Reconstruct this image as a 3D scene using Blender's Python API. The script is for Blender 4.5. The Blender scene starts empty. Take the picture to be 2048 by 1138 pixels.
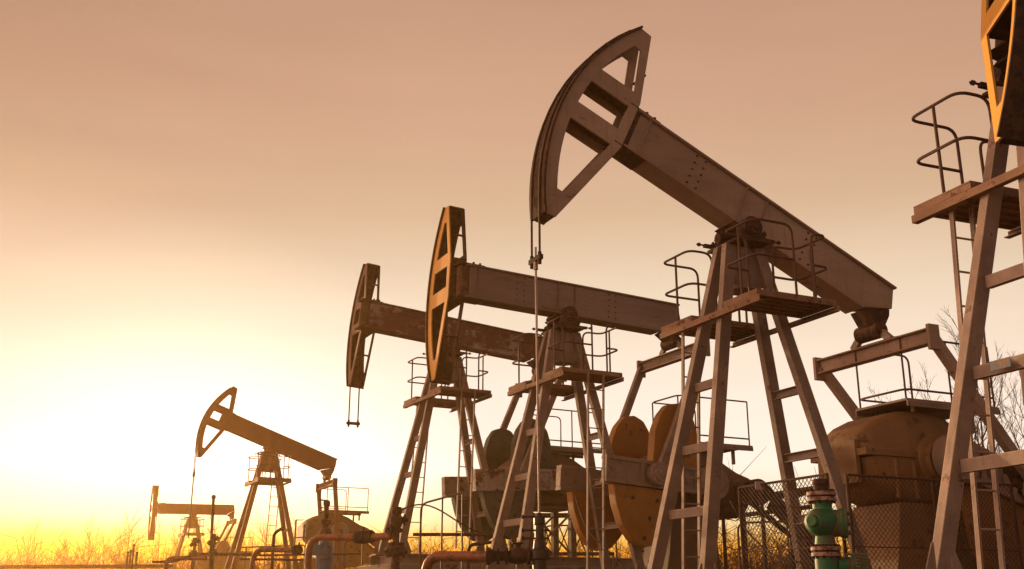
import bpy, bmesh, math, random
from math import sin, cos, pi, radians, sqrt, atan2
from mathutils import Vector as V, Matrix
from mathutils.geometry import tessellate_polygon

random.seed(7)
SC = bpy.context.scene
COL = SC.collection
HAZE = .0015
CAMZ = 1.0                      # camera height above the ground sheet
FPX, PITCH = 2108.0, radians(16.756)

def W(px, py, D):
    """point seen at photo position (px, py) whose distance along the ground ahead of the camera is D"""
    x = (px - 1024) / FPX; y = (569 - py) / FPX
    d = V((x, cos(PITCH) - y * sin(PITCH), sin(PITCH) + y * cos(PITCH)))
    d *= D / d.y
    d.z += CAMZ
    return d

# ------------------------------------------------------------------ mesh builder
class MB:
    def __init__(s): s.v = []; s.f = []
    def add(s, vs, fs):
        b = len(s.v); s.v += [V(q) for q in vs]; s.f += [tuple(i + b for i in f) for f in fs]
    def sweep(s, prof, p, q, X, Y, Xe=None, Ye=None):
        p = V(p); q = V(q); n = len(prof); Xe = Xe or X; Ye = Ye or Y
        vs = [p + X * a + Y * b for a, b in prof] + [q + Xe * a + Ye * b for a, b in prof]
        fs = [(i, (i + 1) % n, n + (i + 1) % n, n + i) for i in range(n)]
        for tri in tessellate_polygon([[V((a, b, 0)) for a, b in prof]]):
            fs.append(tuple(tri)); fs.append(tuple(n + i for i in reversed(tri)))
        s.add(vs, fs)
    def frame(s, p, q, up):
        d = (V(q) - V(p)).normalized(); X = d.cross(V(up))
        if X.length < 1e-5: X = d.cross(V((1, 0, 0)))
        X.normalize(); Y = X.cross(d).normalized(); return X, Y
    def bar(s, p, q, w, h, up=(0, 0, 1)):
        X, Y = s.frame(p, q, up)
        s.sweep([(-w/2, -h/2), (w/2, -h/2), (w/2, h/2), (-w/2, h/2)], p, q, X, Y)
    def channel(s, p, q, web, fl, t, wdir, fdir):
        """C section: web of width `web` along wdir, flanges of length fl pointing along fdir"""
        a = web / 2
        s.sweep([(-a, 0), (a, 0), (a, fl), (a - t, fl), (a - t, t), (-a + t, t), (-a + t, fl), (-a, fl)], p, q, V(wdir), V(fdir))
    def ibeam(s, p, q, w, h, t, up=(0, 0, 1)):
        X, Y = s.frame(p, q, up); a = w / 2; b = h / 2; c = t / 2
        s.sweep([(-a, -b), (a, -b), (a, -b + t), (c, -b + t), (c, b - t), (a, b - t), (a, b), (-a, b), (-a, b - t), (-c, b - t), (-c, -b + t), (-a, -b + t)], p, q, X, Y)
    def box(s, lo, hi):
        x0, y0, z0 = lo; x1, y1, z1 = hi
        s.add([(x0,y0,z0),(x1,y0,z0),(x1,y1,z0),(x0,y1,z0),(x0,y0,z1),(x1,y0,z1),(x1,y1,z1),(x0,y1,z1)],
              [(0,3,2,1),(4,5,6,7),(0,1,5,4),(1,2,6,5),(2,3,7,6),(3,0,4,7)])
    def lathe(s, o, axis, prof, n=20):
        o = V(o); A = V(axis).normalized(); X = A.orthogonal().normalized(); Y = A.cross(X)
        vs = []; fs = []
        for t, r in prof:
            for k in range(n):
                a = 2 * pi * k / n; vs.append(o + A * t + (X * cos(a) + Y * sin(a)) * r)
        m = len(prof)
        for i in range(m - 1):
            for k in range(n):
                fs.append((i*n + k, i*n + (k+1) % n, (i+1)*n + (k+1) % n, (i+1)*n + k))
        fs.append(tuple(range(n))[::-1]); fs.append(tuple((m-1)*n + k for k in range(n)))
        s.add(vs, fs)
    def cyl(s, p, q, r, n=14, r2=None):
        d = V(q) - V(p); s.lathe(p, d, [(0, r), (d.length, r if r2 is None else r2)], n)
    def tube(s, pts, r, n=7, fil=0.0, taper=None):
        P = [V(p) for p in pts]
        if fil > 0:
            Q = [P[0]]
            for i in range(1, len(P) - 1):
                a = P[i-1] - P[i]; b = P[i+1] - P[i]
                k = min(fil, a.length * .48, b.length * .48)
                A = P[i] + a.normalized() * k; B = P[i] + b.normalized() * k
                for j in range(6):
                    t = j / 5; Q.append(A * (1-t)**2 + P[i] * 2*t*(1-t) + B * t*t)
            Q.append(P[-1]); P = Q
        P = [P[0]] + [P[i] for i in range(1, len(P)) if (P[i] - P[i-1]).length > 1e-5]
        m = len(P); T = []
        for i in range(m):
            d = (P[min(i+1, m-1)] - P[max(i-1, 0)]); T.append(d.normalized())
        X = T[0].orthogonal().normalized(); vs = []
        for i in range(m):
            X = (X - T[i] * X.dot(T[i]))
            X = X.normalized() if X.length > 1e-6 else T[i].orthogonal().normalized()
            Y = T[i].cross(X); rr = r if taper is None else r + (taper - r) * i / (m - 1)
            for k in range(n):
                a = 2*pi*k/n; vs.append(P[i] + (X*cos(a) + Y*sin(a)) * rr)
        fs = [(i*n + k, i*n + (k+1) % n, (i+1)*n + (k+1) % n, (i+1)*n + k) for i in range(m-1) for k in range(n)]
        fs.append(tuple(range(n))[::-1]); fs.append(tuple((m-1)*n + k for k in range(n)))
        s.add(vs, fs)
    def plate(s, loops, m0, m1):
        """flat plate with holes: loops[0] outline, the rest holes; m0 / m1 map (u, w) to the two faces"""
        flat = [p for lp in loops for p in lp]; n = len(flat)
        vs = [m0(*p) for p in flat] + [m1(*p) for p in flat]; fs = []
        for tri in tessellate_polygon([[V((a, b, 0)) for a, b in lp] for lp in loops]):
            fs.append(tuple(tri)); fs.append(tuple(n + i for i in reversed(tri)))
        b = 0
        for lp in loops:
            k = len(lp)
            for i in range(k):
                j = (i + 1) % k; fs.append((b+i, b+j, n+b+j, n+b+i))
            b += k
        s.add(vs, fs)
    def build(s, name, mat, parent=None, bevel=0.0, angle=32, M=None):
        me = bpy.data.meshes.new(name)
        me.from_pydata([tuple(q) for q in s.v], [], s.f)
        bm = bmesh.new(); bm.from_mesh(me); bmesh.ops.recalc_face_normals(bm, faces=bm.faces)
        if M is not None: bm.transform(M)
        bm.to_mesh(me); bm.free()
        me.polygons.foreach_set('use_smooth', [True] * len(me.polygons))
        me.set_sharp_from_angle(angle=radians(angle))
        me.materials.append(mat)
        o = bpy.data.objects.new(name, me); COL.objects.link(o)
        if parent is not None: o.parent = parent
        if bevel:
            b = o.modifiers.new('bevel', 'BEVEL'); b.width = bevel; b.segments = 2; b.limit_method = 'ANGLE'; b.angle_limit = radians(40)
            b.harden_normals = False
        return o

def tag(o, label, cat, group=None, kind=None):
    if label: o['label'] = label
    if cat: o['category'] = cat
    if group: o['group'] = group
    if kind: o['kind'] = kind
    return o
def thing(name, loc, rz, label, cat, group=None):
    o = bpy.data.objects.new(name, None); COL.objects.link(o); o.empty_display_size = .3
    o.location = loc; o.rotation_euler = (0, 0, rz)
    return tag(o, label, cat, group)

# ------------------------------------------------------------------ materials
def mat(name, base, rust=None, amount=.3, scale=5.0, rough=.6, metal=0.0, grime=.35, stretch=(1, 1, 1), bump=.15, spot=None, streak=False, wear=None):
    m = bpy.data.materials.new(name); m.use_nodes = True; nt = m.node_tree; N = nt.nodes; L = nt.links
    b = N['Principled BSDF']; b.inputs['Roughness'].default_value = rough; b.inputs['Metallic'].default_value = metal
    tc = N.new('ShaderNodeTexCoord'); mp = N.new('ShaderNodeMapping'); mp.inputs['Scale'].default_value = stretch
    L.new(tc.outputs['Object'], mp.inputs['Vector'])
    oi = N.new('ShaderNodeObjectInfo'); ad = N.new('ShaderNodeVectorMath'); ad.operation = 'ADD'
    L.new(mp.outputs[0], ad.inputs[0]); sc_ = N.new('ShaderNodeVectorMath'); sc_.operation = 'SCALE'; sc_.inputs['Scale'].default_value = 9.0
    L.new(oi.outputs['Random'], sc_.inputs[0]); L.new(sc_.outputs[0], ad.inputs[1])
    def noise(s, det=8, r=.62):
        n = N.new('ShaderNodeTexNoise'); n.inputs['Scale'].default_value = s; n.inputs['Detail'].default_value = det; n.inputs['Roughness'].default_value = r
        L.new(ad.outputs[0], n.inputs['Vector']); return n
    def ramp(src, a, b_):
        r = N.new('ShaderNodeMapRange'); r.inputs['From Min'].default_value = a; r.inputs['From Max'].default_value = b_
        L.new(src, r.inputs['Value']); return r.outputs[0]
    def mix(fac, c1, c2):
        x = N.new('ShaderNodeMix'); x.data_type = 'RGBA'
        if isinstance(fac, float): x.inputs['Factor'].default_value = fac
        else: L.new(fac, x.inputs['Factor'])
        for i, c in ((6, c1), (7, c2)):
            if isinstance(c, tuple): x.inputs[i].default_value = (*c, 1)
            else: L.new(c, x.inputs[i])
        return x.outputs[2]
    g = noise(scale * .35, 6)
    c = mix(ramp(g.outputs[0], .35, .7), base, tuple(k * (1 - grime) for k in base))
    fine = noise(scale * 9, 4, .7)
    c = mix(ramp(fine.outputs[0], .45, .8), c, tuple(k * (1 - grime * .7) for k in base))
    if rust:
        n = noise(scale, 10, .7); e = .62 - amount * .35
        fac = ramp(n.outputs[0], e, e + .07)
        n2 = noise(scale * 4, 6)
        rc = mix(ramp(n2.outputs[0], .35, .68), rust, tuple(k * .45 for k in rust))
        c = mix(fac, c, rc)
    if spot:
        n = noise(spot[0], 3); c = mix(ramp(n.outputs[0], spot[1], spot[1] + .03), c, spot[2])
    if streak:
        m2 = N.new('ShaderNodeMapping'); m2.inputs['Scale'].default_value = (14, 14, .9); L.new(tc.outputs['Object'], m2.inputs['Vector'])
        ns = N.new('ShaderNodeTexNoise'); ns.inputs['Scale'].default_value = 1.6; ns.inputs['Detail'].default_value = 5; L.new(m2.outputs[0], ns.inputs['Vector'])
        c = mix(ramp(ns.outputs[0], .56, .74), c, tuple(k * .62 for k in base))
    if wear:
        bv = N.new('ShaderNodeBevel'); bv.samples = 4; bv.inputs['Radius'].default_value = .014
        gm = N.new('ShaderNodeNewGeometry'); dp = N.new('ShaderNodeVectorMath'); dp.operation = 'DOT_PRODUCT'
        L.new(bv.outputs[0], dp.inputs[0]); L.new(gm.outputs['Normal'], dp.inputs[1])
        wn = noise(scale * 5, 5, .7); ml = N.new('ShaderNodeMath'); ml.operation = 'MULTIPLY_ADD'; ml.inputs[1].default_value = .16; L.new(wn.outputs[0], ml.inputs[0]); L.new(dp.outputs['Value'], ml.inputs[2])
        c = mix(ramp(ml.outputs[0], 1.055, 1.0), c, wear)
    L.new(c, b.inputs['Base Color'])
    if bump:
        bp = N.new('ShaderNodeBump'); bp.inputs['Strength'].default_value = bump; bp.inputs['Distance'].default_value = .02
        L.new(fine.outputs[0], bp.inputs['Height']); L.new(bp.outputs[0], b.inputs['Normal'])
    rr = N.new('ShaderNodeMapRange'); rr.inputs['To Min'].default_value = rough - .12; rr.inputs['To Max'].default_value = min(1, rough + .2)
    L.new(g.outputs[0], rr.inputs['Value']); L.new(rr.outputs[0], b.inputs['Roughness'])
    return m

RUST = (.17, .062, .03)
M_ = dict(
    steel=mat('grey_tower_paint', (.36, .265, .225), RUST, .03, 6.0, .6, .12, streak=True, grime=.55, wear=(.55, .4, .33)),
    steel2=mat('light_grey_tower_paint', (.42, .315, .27), RUST, .05, 7.0, .6, .12, streak=True, grime=.5, wear=(.6, .45, .37)),
    beam=mat('grey_beam_paint', (.34, .25, .225), RUST, .06, 3.2, .55, .1, streak=True, grime=.55, wear=(.12, .06, .04), stretch=(.25, 1, 1.6), spot=(7.0, .7, (.05, .025, .02))),
    beam_rust=mat('flaking_white_beam_paint', (.42, .33, .29), (.19, .07, .045), .62, 2.2, .7, stretch=(.7, 1, 1)),
    beam_dark=mat('brown_beam_paint', (.2, .12, .095), RUST, .3, 3, .55),
    tan=mat('tan_beam_paint', (.5, .36, .29), RUST, -.02, 3, .6, grime=.45, streak=True, wear=(.17, .08, .05), stretch=(.4, 1, 1.5)),
    yellow=mat('yellow_paint', (.8, .4, .03), (.2, .08, .02), -.02, 4.0, .5, grime=.2, wear=(.16, .07, .03)),
    mustard=mat('mustard_paint', (.45, .19, .025), (.12, .05, .02), .02, 4.0, .55, grime=.4, wear=(.14, .06, .025)),
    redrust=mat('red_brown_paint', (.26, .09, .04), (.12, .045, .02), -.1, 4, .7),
    rust=mat('brown_rust', (.15, .06, .035), (.07, .03, .02), .5, 6, .85, grime=.5),
    darkrust=mat('dark_rust', (.085, .036, .024), (.035, .018, .014), .5, 6, .85, grime=.5),
    deck=mat('rusty_deck_boards', (.38, .225, .155), (.16, .06, .03), .2, 6, .8, grime=.5, wear=(.4, .25, .17)),
    rail=mat('brown_rail_paint', (.13, .065, .05), RUST, .3, 8, .6),
    dgreen=mat('grey_green_paint', (.1, .125, .09), (.12, .06, .035), .2, 5, .65, grime=.5),
    gearbox=mat('worn_gearbox_paint', (.21, .12, .07), (.12, .05, .025), .12, 3, .6, streak=True, wear=(.3, .19, .12)),
    crank=mat('grey_crank_paint', (.36, .26, .22), RUST, .1, 6, .6, wear=(.38, .27, .21), streak=True),
    crank_lt=mat('chipped_white_crank_paint', (.5, .42, .36), (.2, .09, .06), .3, 4, .65),
    ochregear=mat('ochre_brown_gearbox_paint', (.33, .18, .075), (.14, .06, .03), .12, 3, .6, grime=.5, streak=True, wear=(.42, .28, .18)),
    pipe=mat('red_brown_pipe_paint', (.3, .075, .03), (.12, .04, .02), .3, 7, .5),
    green=mat('green_wellhead_paint', (.03, .24, .1), (.22, .13, .08), .3, 9, .5, grime=.6, streak=True, wear=(.3, .2, .13)),
    pink=mat('faded_pink_flange_paint', (.46, .29, .25), (.2, .08, .05), .4, 20, .6),
    black=mat('oily_black_steel', (.028, .018, .015), (.05, .025, .015), .4, 8, .4),
    rod=mat('bright_rod_steel', (.4, .29, .23), (.3, .16, .1), .15, 6, .3, .6),
    rope=mat('dark_wire_rope', (.06, .032, .024), None, 0, 30, .6),
    blue=mat('faded_blue_paint', (.12, .2, .34), (.2, .12, .08), .25, 8, .55),
    bluesign=mat('faded_blue_tin_plate', (.12, .19, .25), (.3, .2, .16), .4, 12, .55),
    concrete=mat('stained_concrete', (.33, .27, .235), (.1, .07, .055), .25, 2.5, .9, bump=.4),
    wire=mat('rusty_fence_wire', (.1, .05, .035), None, 0, 10, .7),
    ember=mat('dry_orange_stems', (.17, .055, .008), None, 0, 6, .85),
    backlit_gold=mat('backlit_golden_twigs', (.25, .11, .012), None, 0, 6, .85),  # gold puts the backlit glow of trees and stems into their colour
    brownweight=mat('brown_ochre_paint', (.3, .14, .04), (.12, .05, .02), .1, 4.0, .6, grime=.35),
    bark=mat('bare_branch_bark', (.13, .07, .03), None, 0, 6, .85),
    twig=mat('dry_brush_stems', (.2, .1, .03), None, 0, 6, .85),
    white=mat('white_tin_plate', (.5, .42, .36), RUST, .15, 10, .6),
    ground=mat('dry_earth_ground', (.17, .11, .06), (.09, .06, .035), .5, .6, .95, bump=.4),
)

# ------------------------------------------------------------------ the pumpjack
ZB = 3.3        # deck height above the feet of the tower
ZP = 1.10       # beam pivot above the deck
R_ARC = 2.9
def L(x, y, z): return V((x, -y, z + ZB))

def rail_u(mb, x_end, x_in1, x_in2, y0, y1, h, r, inset=.03):
    """U shaped pipe rail round one end of a deck: down at (x_in1, y0) and (x_in2, y1)"""
    sx = 1 if x_end > 0 else -1
    for k in (1.0, .5):
        hh = h * k
        if k == 1.0:
            pts = [L(x_in1, y0, -.02), L(x_in1, y0, hh), L(x_end, y0, hh), L(x_end, y1, hh), L(x_in2, y1, hh), L(x_in2, y1, -.02)]
        else:
            pts = [L(x_in1, y0, hh), L(x_end, y0, hh), L(x_end, y1, hh), L(x_in2, y1, hh)]
        mb.tube(pts, r, 7, .13)
    ym = (y0 + y1) / 2
    mb.tube([L(x_end - .012 * sx, ym, -.06), L(x_end - .012 * sx, ym, h)], r, 7)

def ladder(parent, mt, top, bot, side, w, step=.3, r=.016):
    """ladder: rails from top to bot (centre line), side = sideways unit vector"""
    mb = MB(); top = V(top); bot = V(bot); s = V(side).normalized() * w / 2
    X, Y = mb.frame(top, bot, side)
    for k in (-1, 1): mb.bar(top + s * k, bot + s * k, .022, .045, up=tuple(s.cross(bot - top)))
    n = int((top - bot).length / step)
    for i in range(1, n):
        c = top.lerp(bot, i / n); mb.tube([c - s, c + s], .01, 6)
    return mb.build('ladder', mt, parent)

def leg_pt(sx, sy, z):
    return V((sx * (.407 - .225 * z), sy * (.184 - .111 * z), z))

CHEEK_SIDE = 1
HEAD_A0, HEAD_A1 = radians(35.5), radians(-30)
def head_loops():
    n = 22; arc = []
    for i in range(n + 1):
        a = HEAD_A0 + (HEAD_A1 - HEAD_A0) * i / n
        arc.append((-R_ARC * cos(a), R_ARC * sin(a)))
    outer = arc + [(-2.38, -1.43), (-1.97, -.06), (-1.97, .66), (-2.2, 1.67)]
    ri = R_ARC - .17
    def arcz(z0, z1, k=7): return [(-sqrt(ri*ri - z*z), z) for z in [z0 + (z1 - z0) * i / k for i in range(k + 1)]]
    w1 = [(-2.11, .76), (-2.26, 1.37)] + arcz(1.38, .76)
    w2 = [(-2.10, .14), (-2.10, .52)] + arcz(.52, .14, 3)
    w3 = [(-2.12, -.12)] + arcz(-.12, -1.08) + [(-2.405, -1.08)]
    return [outer, w1, w2, w3], arc

def pumpjack(label, X, Y, Zd, th, tilt, swing=None, c=None, crank_a=180.0, ladders=(), du=0.0, hk=1.0, lift=0.0, ped=(1.8, 2.85), open_ped=False, bdu=0.0, one_weight=None, zp=ZP):
    cc = dict(tower='steel', beam='beam', cheek='beam_dark', arc='darkrust', weight='mustard', crank='crank', deck='deck', gear='gearbox', rail='rail', pit='steel')
    cc.update(c or {})
    m = {k: M_[v] for k, v in cc.items()}
    root = thing('pumpjack', (X, Y, Zd + CAMZ - ZB), radians(90 - th), label, 'pumpjack', 'pumpjacks in a row across the oil field')
    ct, st = cos(radians(tilt)), sin(radians(tilt))
    def B(u, y, w): return L(u * ct + w * st, y, zp - u * st + w * ct)
    ux = V((1, 0, 0)); uy = V((0, -1, 0))
    # --- tower
    for sx in (-1, 1):
        for sy in (-1, 1):
            mb = MB(); a = leg_pt(sx, sy, .86); b = leg_pt(sx, sy, -3.27)
            p = L(a.x, a.y + .045, a.z); q = L(b.x, b.y + .045, b.z)
            mb.channel(p, q, .155, .095, .014, ux, V((0, 1, 0)))
            mb.box(tuple(L(b.x - .16, b.y + .14, -3.3)), tuple(L(b.x + .16, b.y - .14, -3.272)))
            for k in (-1, 1):                                    # gussets at the foot
                mb.plate([[(0, 0), (.13 * k, 0), (.02 * k, .26), (0, .26)]], lambda u, w, k=k: L(b.x + .077 * k + u, b.y + .05, -3.27 + w), lambda u, w, k=k: L(b.x + .077 * k + u, b.y + .062, -3.27 + w))
            mb.build('leg', m['tower'], root, .006)
    for sx in (-1, 1):
        for z in (-.93, -1.69, -2.43):
            a = leg_pt(sx, -1, z); b = leg_pt(sx, 1, z)
            mb = MB(); mb.channel(L(a.x, a.y + .06, z), L(b.x, b.y - .055, z), .105, .06, .01, V((0, 0, 1)), V((-sx, 0, 0)))
            mb.build('cross_brace', m['tower'], root, .004)
    for sy in (-1, 1):                                           # top web plates joining the leg pairs
        mb = MB(); yy = leg_pt(1, sy, .6).y
        t0 = .407 - .225 * .84; t1 = .407 - .225 * .34
        mb.plate([[(-t1, .34), (t1, .34), (t0, .84), (-t0, .84)]], lambda u, w: L(u, yy, w), lambda u, w: L(u, yy - .014, w))
        mb.build('gusset_plate', m['tower'], root)
    mb = MB()
    mb.cyl(L(0, 0, .3), L(0, 0, .84), .19, 18, .15)
    mb.build('top_hub', m['tower'], root)
    mb = MB(); mb.box(tuple(L(-.25, .33, .862)), tuple(L(.25, -.33, .9)))
    for sy in (-.24, .24):
        mb.bar(L(-.36, sy, .925), L(.36, sy, .925), .05, .045)
        for sx in (-1, 1):
            mb.cyl(L(.36 * sx, sy, .93), L(.47 * sx, sy, .93), .012, 8); mb.cyl(L(.42 * sx, sy, .93), L(.45 * sx, sy, .93), .026, 6)
    for sx in (-.17, .17):
        for sy in (-.3, .3):
            mb.cyl(L(sx, sy, .9), L(sx, sy, 1.02), .016, 8); mb.cyl(L(sx, sy, .97), L(sx, sy, 1.0), .03, 6)
    mb.build('top_plate', m['arc'], root, .004)
    for sy in (-1, 1):
        mb = MB(); y0 = .19 * sy; y1 = .32 * sy
        mb.cyl(L(0, y0, zp), L(0, y1, zp), .135, 24)
        mb.cyl(L(0, y1, zp), L(0, y1 + .02 * sy, zp), .1, 20); mb.cyl(L(0, y1 + .02 * sy, zp), L(0, y1 + .055 * sy, zp), .038, 12)
        for k in range(6):
            a = k * pi / 3; mb.cyl(L(.115 * cos(a), y1, zp + .115 * sin(a)), L(.115 * cos(a), y1 + .018 * sy, zp + .115 * sin(a)), .014, 6)
        mb.plate([[(-.2, .902), (.2, .902), (.13, zp - .04), (-.13, zp - .04)]], lambda u, w: L(u, y0 + .012 * sy, w), lambda u, w: L(u, y1 - .015 * sy, w))
        mb.build('bearing_block', m['arc'], root, .003)
    # --- service decks on both sides of the tower, each with two U rails
    for sy, y0, y1 in ((1, .375, 1.012), (-1, -.28, -.966)):
        mb = MB(); n = 5
        lo, hi = min(y0, y1), max(y0, y1)
        mb.box(tuple(L(-.579, hi, -.018)), tuple(L(.579, lo, 0)))
        for k in range(n):                                        # boards' ribs seen from below
            yy = lo + (hi - lo) * (k + .5) / n
            mb.bar(L(-.55, yy, -.035), L(.55, yy, -.035), .03, .035)
        for xx in (-.566, .566): mb.box(tuple(L(xx - .013, hi, -.075)), tuple(L(xx + .013, lo, -.0185)))
        for yy in (lo + .013, hi - .013): mb.box(tuple(L(-.5525, yy + .013, -.075)), tuple(L(.5525, yy - .013, -.0185)))
        dk = mb.build('service_deck', m['deck'], root, .004)
        for sx in (-1, 1):
            mb = MB()
            xi = (.12, .06) if sx < 0 else (.22, .42)
            outer, inner = (y1, y0)
            mb2 = mb
            if sx < 0: rail_u(mb2, -.55, -.2, .02, y0 + .03 * sy, y1 - .03 * sy, .86, .0155)
            else: rail_u(mb2, .55, .18, .3, y0 + .03 * sy, y1 - .03 * sy, .8, .0155)
            mb2.build('railing', m['rail'], dk)
    for sx in (-1, 1):
        mb = MB()
        mb.sweep([(0, 0), (.07, 0), (.07, .012), (.012, .012), (.012, .073), (0, .073)], L(.582 * sx, -1.0, -.15), L(.582 * sx, 1.05, -.15), V((-sx, 0, 0)), V((0, 0, 1)))
        mb.build('deck_bracket', m['deck'], root, .003)
    for kind in ladders:
        if kind == 'far': ladder(root, m['tower'], L(-.36, -.62, -.08), L(-.5, -.66, -3.2), (1, 0, 0), .23)
        if kind == 'near': ladder(root, m['tower'], L(.05, 1.03, -.02), L(-.05, 1.05, -3.2), (1, 0, 0), .29)
        if kind == 'back': ladder(root, m['tower'], L(-.1, -.99, -.02), L(-.2, -1.2, -3.2), (1, 0, 0), .3)
    # --- walking beam with flanges, stiffeners and hinge end
    mb = MB(); tb, tt, hw = .02, .61, .15
    side = [(-1.9 + bdu, tb + .03), (1.98, tb + .03), (2.44, .3), (2.38, tt - .03), (-1.9 + bdu, tt - .03)]
    mb.plate([side], lambda u, w: B(u, -hw + .02, w), lambda u, w: B(u, hw - .02, w))
    mb.plate([[(-1.93 + bdu, tb), (1.98, tb), (1.98, tb + .03), (-1.93 + bdu, tb + .03)]], lambda u, w: B(u, -hw - .02, w), lambda u, w: B(u, hw + .02, w))
    mb.plate([[(-1.93 + bdu, tt - .03), (2.4, tt - .03), (2.4, tt), (-1.93 + bdu, tt)]], lambda u, w: B(u, -hw - .02, w), lambda u, w: B(u, hw + .02, w))
    bm_ = mb.build('walking_beam', m['beam'], root, .005)
    for u in (-1.72, -.17, .17)[(1 if bdu else 0):]:
        for sy in (-1, 1):
            mb = MB()
            mb.plate([[(u - .008, tb + .031), (u + .008, tb + .031), (u + .008, tt - .031), (u - .008, tt - .031)]], lambda a, w: B(a, sy * (hw - .021), w), lambda a, w: B(a, sy * (hw + .012), w))
            mb.build('stiffener', m['beam'], bm_)
    mb = MB()
    for u in (-.9, .95):
        for k in range(5):
            for sy in (-1, 1):
                w_ = tb + .1 + k * .105
                for du_ in (-.07, .07): 
                    if u + du_ > -1.8 + bdu: mb.cyl(B(u + du_, sy * (hw - .021), w_), B(u + du_, sy * (hw - .008), w_), .014, 6)
    mb.build('rivet_row', m['arc'], bm_)
    mb = MB(); mb.plate([[(-.24, -.05), (.24, -.05), (.2, tb - .002), (-.2, tb - .002)]], lambda u, w: B(u, -.17, w), lambda u, w: B(u, .17, w))
    mb.build('saddle', m['arc'], bm_, .004)
    mb = MB(); mb.cyl(B(-1.9 + bdu, 0, tb + .032), B(-1.9 + bdu, 0, tt - .032), .135, 20)
    for w in (tb - .012, tt + .004):
        mb.plate([[(-2.06 + bdu, 0), (-1.6 + bdu, 0), (-1.6 + bdu, .01), (-2.06 + bdu, .01)]], lambda u, q, w=w: B(u, -.16, w + q), lambda u, q, w=w: B(u, .16, w + q))
        for u in (-1.68, -1.8):
            mb.cyl(B(u + bdu, .12, w), B(u + bdu, .12, w + .05), .02, 6)
    mb.build('hinge_bracket', m['arc'], bm_)
    # --- horse head
    ca, sa = (1, 0) if swing is None else (cos(radians(swing)), sin(radians(swing)))
    uh, yh = -1.98 + du, 0 if swing is None else (-.18 if swing > 0 else .18)
    def H(u, y, w):
        a_, b_ = (u + 1.98) * hk, y - yh
        return B(uh + a_ * ca - b_ * sa, yh + a_ * sa + b_ * ca, lift + .33 + (w - .33) * hk)
    loops, arc = head_loops()
    hd = None; hwid = .155
    mb = MB()                                                     # the curved rope face
    n = len(arc); o_ = []; i_ = []
    rim = [(u * 1.0105, w * 1.0105) for u, w in arc] + [(u * 1.0005, w * 1.0005) for u, w in reversed(arc)]
    mb.plate([rim], lambda u, w: H(u, -.19, w), lambda u, w: H(u, .19, w))
    hd = mb.build('horsehead', m['arc'], root)
    for sy in (-1, 1):
        mb = MB(); mb.plate(loops, lambda u, w: H(u, sy * hwid, w), lambda u, w: H(u, sy * (hwid - .022), w))
        mb.build('cheek_plate', m['cheek'] if swing is None or sy == (1 if swing > 0 else -1) * CHEEK_SIDE else m['arc'], hd, .003)
    k = hwid - .024
    for u0, w0, u1, w1 in ((-2.33, 1.655, -2.2, 1.665), (-2.49, -1.42, -2.39, -1.425), (-2.06, .62, -2.72, .62), (-2.06, .02, -2.84, .02)):
        mb = MB(); mb.bar((H(u0, 0, w0)), (H(u1, 0, w1)), 2 * k, .025, up=tuple((H(0, 0, 1) - H(0, 0, 0)))); mb.build('cross_plate', m['arc'], hd)
    mb = MB(); mb.plate([[(-1.985, -.05), (-1.972, -.05), (-1.972, .65), (-1.985, .65)]], lambda u, w: H(u, -k, w), lambda u, w: H(u, k, w)); mb.build('back_plate', m['arc'], hd)
    for u0, w0 in ((-2.06, 1.1), (-2.2, -.7)):
        mb = MB(); mb.tube([H(u0, k, w0), H(u0, -k, w0)], .02); mb.build('cross_tube', m['arc'], hd)
    # --- tail bearing, equalizer, pitmans
    tp = B(2.31, 0, -.12); tx, tz = tp.x, tp.z - ZB
    mb = MB()
    mb.plate([[(2.0, tb - .004), (2.05, .05), (2.43, .285), (2.45, .2), (2.41, -.12), (2.21, -.12)]], lambda u, w: B(u, -.1, w), lambda u, w: B(u, .1, w))
    mb.cyl(L(tx, -.2, tz), L(tx, .2, tz), .11, 20); mb.cyl(L(tx, .2, tz), L(tx, .23, tz), .07, 16); mb.cyl(L(tx, .23, tz), L(tx, .25, tz), .03, 10)
    mb.build('tail_bearing', m['arc'], bm_, .003)
    ez = tz - .27
    mb = MB(); mb.ibeam(L(tx, -1.0, ez), L(tx, 1.0, ez), .14, .2, .02)
    for sy in (-1, 1):
        mb.bar(L(tx, .34 * sy, ez + .1), L(tx, .16 * sy, tz), .1, .06, up=(1, 0, 0))
        mb.bar(L(tx - .085, 1.03 * sy, ez - .02), L(tx + .085, 1.03 * sy, ez - .02), .05, .32)
    mb.build('equalizer', m['pit'], root, .004)
    a = radians(crank_a); SX, SZ = 2.47, -1.72
    cd = V((cos(a), 0, sin(a))); cn = V((-sin(a), 0, cos(a)))
    def K(r, t, y): return L(SX + cd.x * r + cn.x * t, y, SZ + cd.z * r + cn.z * t)
    flip = -1 if crank_a > 90 and crank_a < 270 else 1
    for sy in (-1, 1):
        y0, y1 = .68 * sy, .86 * sy
        mb = MB()
        # arm: long bar with raised rims round a recessed panel
        for t0, t1 in ((-.22, -.16), (.16, .22)):
            mb.plate([[(.12, t0), (2.16, t0), (2.16, t1), (.12, t1)]], lambda r, t: K(r, t, y0), lambda r, t: K(r, t, y1))
        mb.plate([[(.12, -.159), (2.16, -.159), (2.16, .159), (.12, .159)]], lambda r, t: K(r, t, y0 + .02 * sy), lambda r, t: K(r, t, y1 - .035 * sy))
        for r0 in (.35, .9, 1.42, 2.1):
            mb.plate([[(r0, -.158), (r0 + .06, -.158), (r0 + .06, .158), (r0, .158)]], lambda r, t: K(r, t, y1 - .034 * sy), lambda r, t: K(r, t, y1 - .001 * sy))
        mb.lathe(K(0, 0, y0), uy * sy, [(0, .3), (.19, .3), (.21, .28), (.23, .27)], 36)
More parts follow.
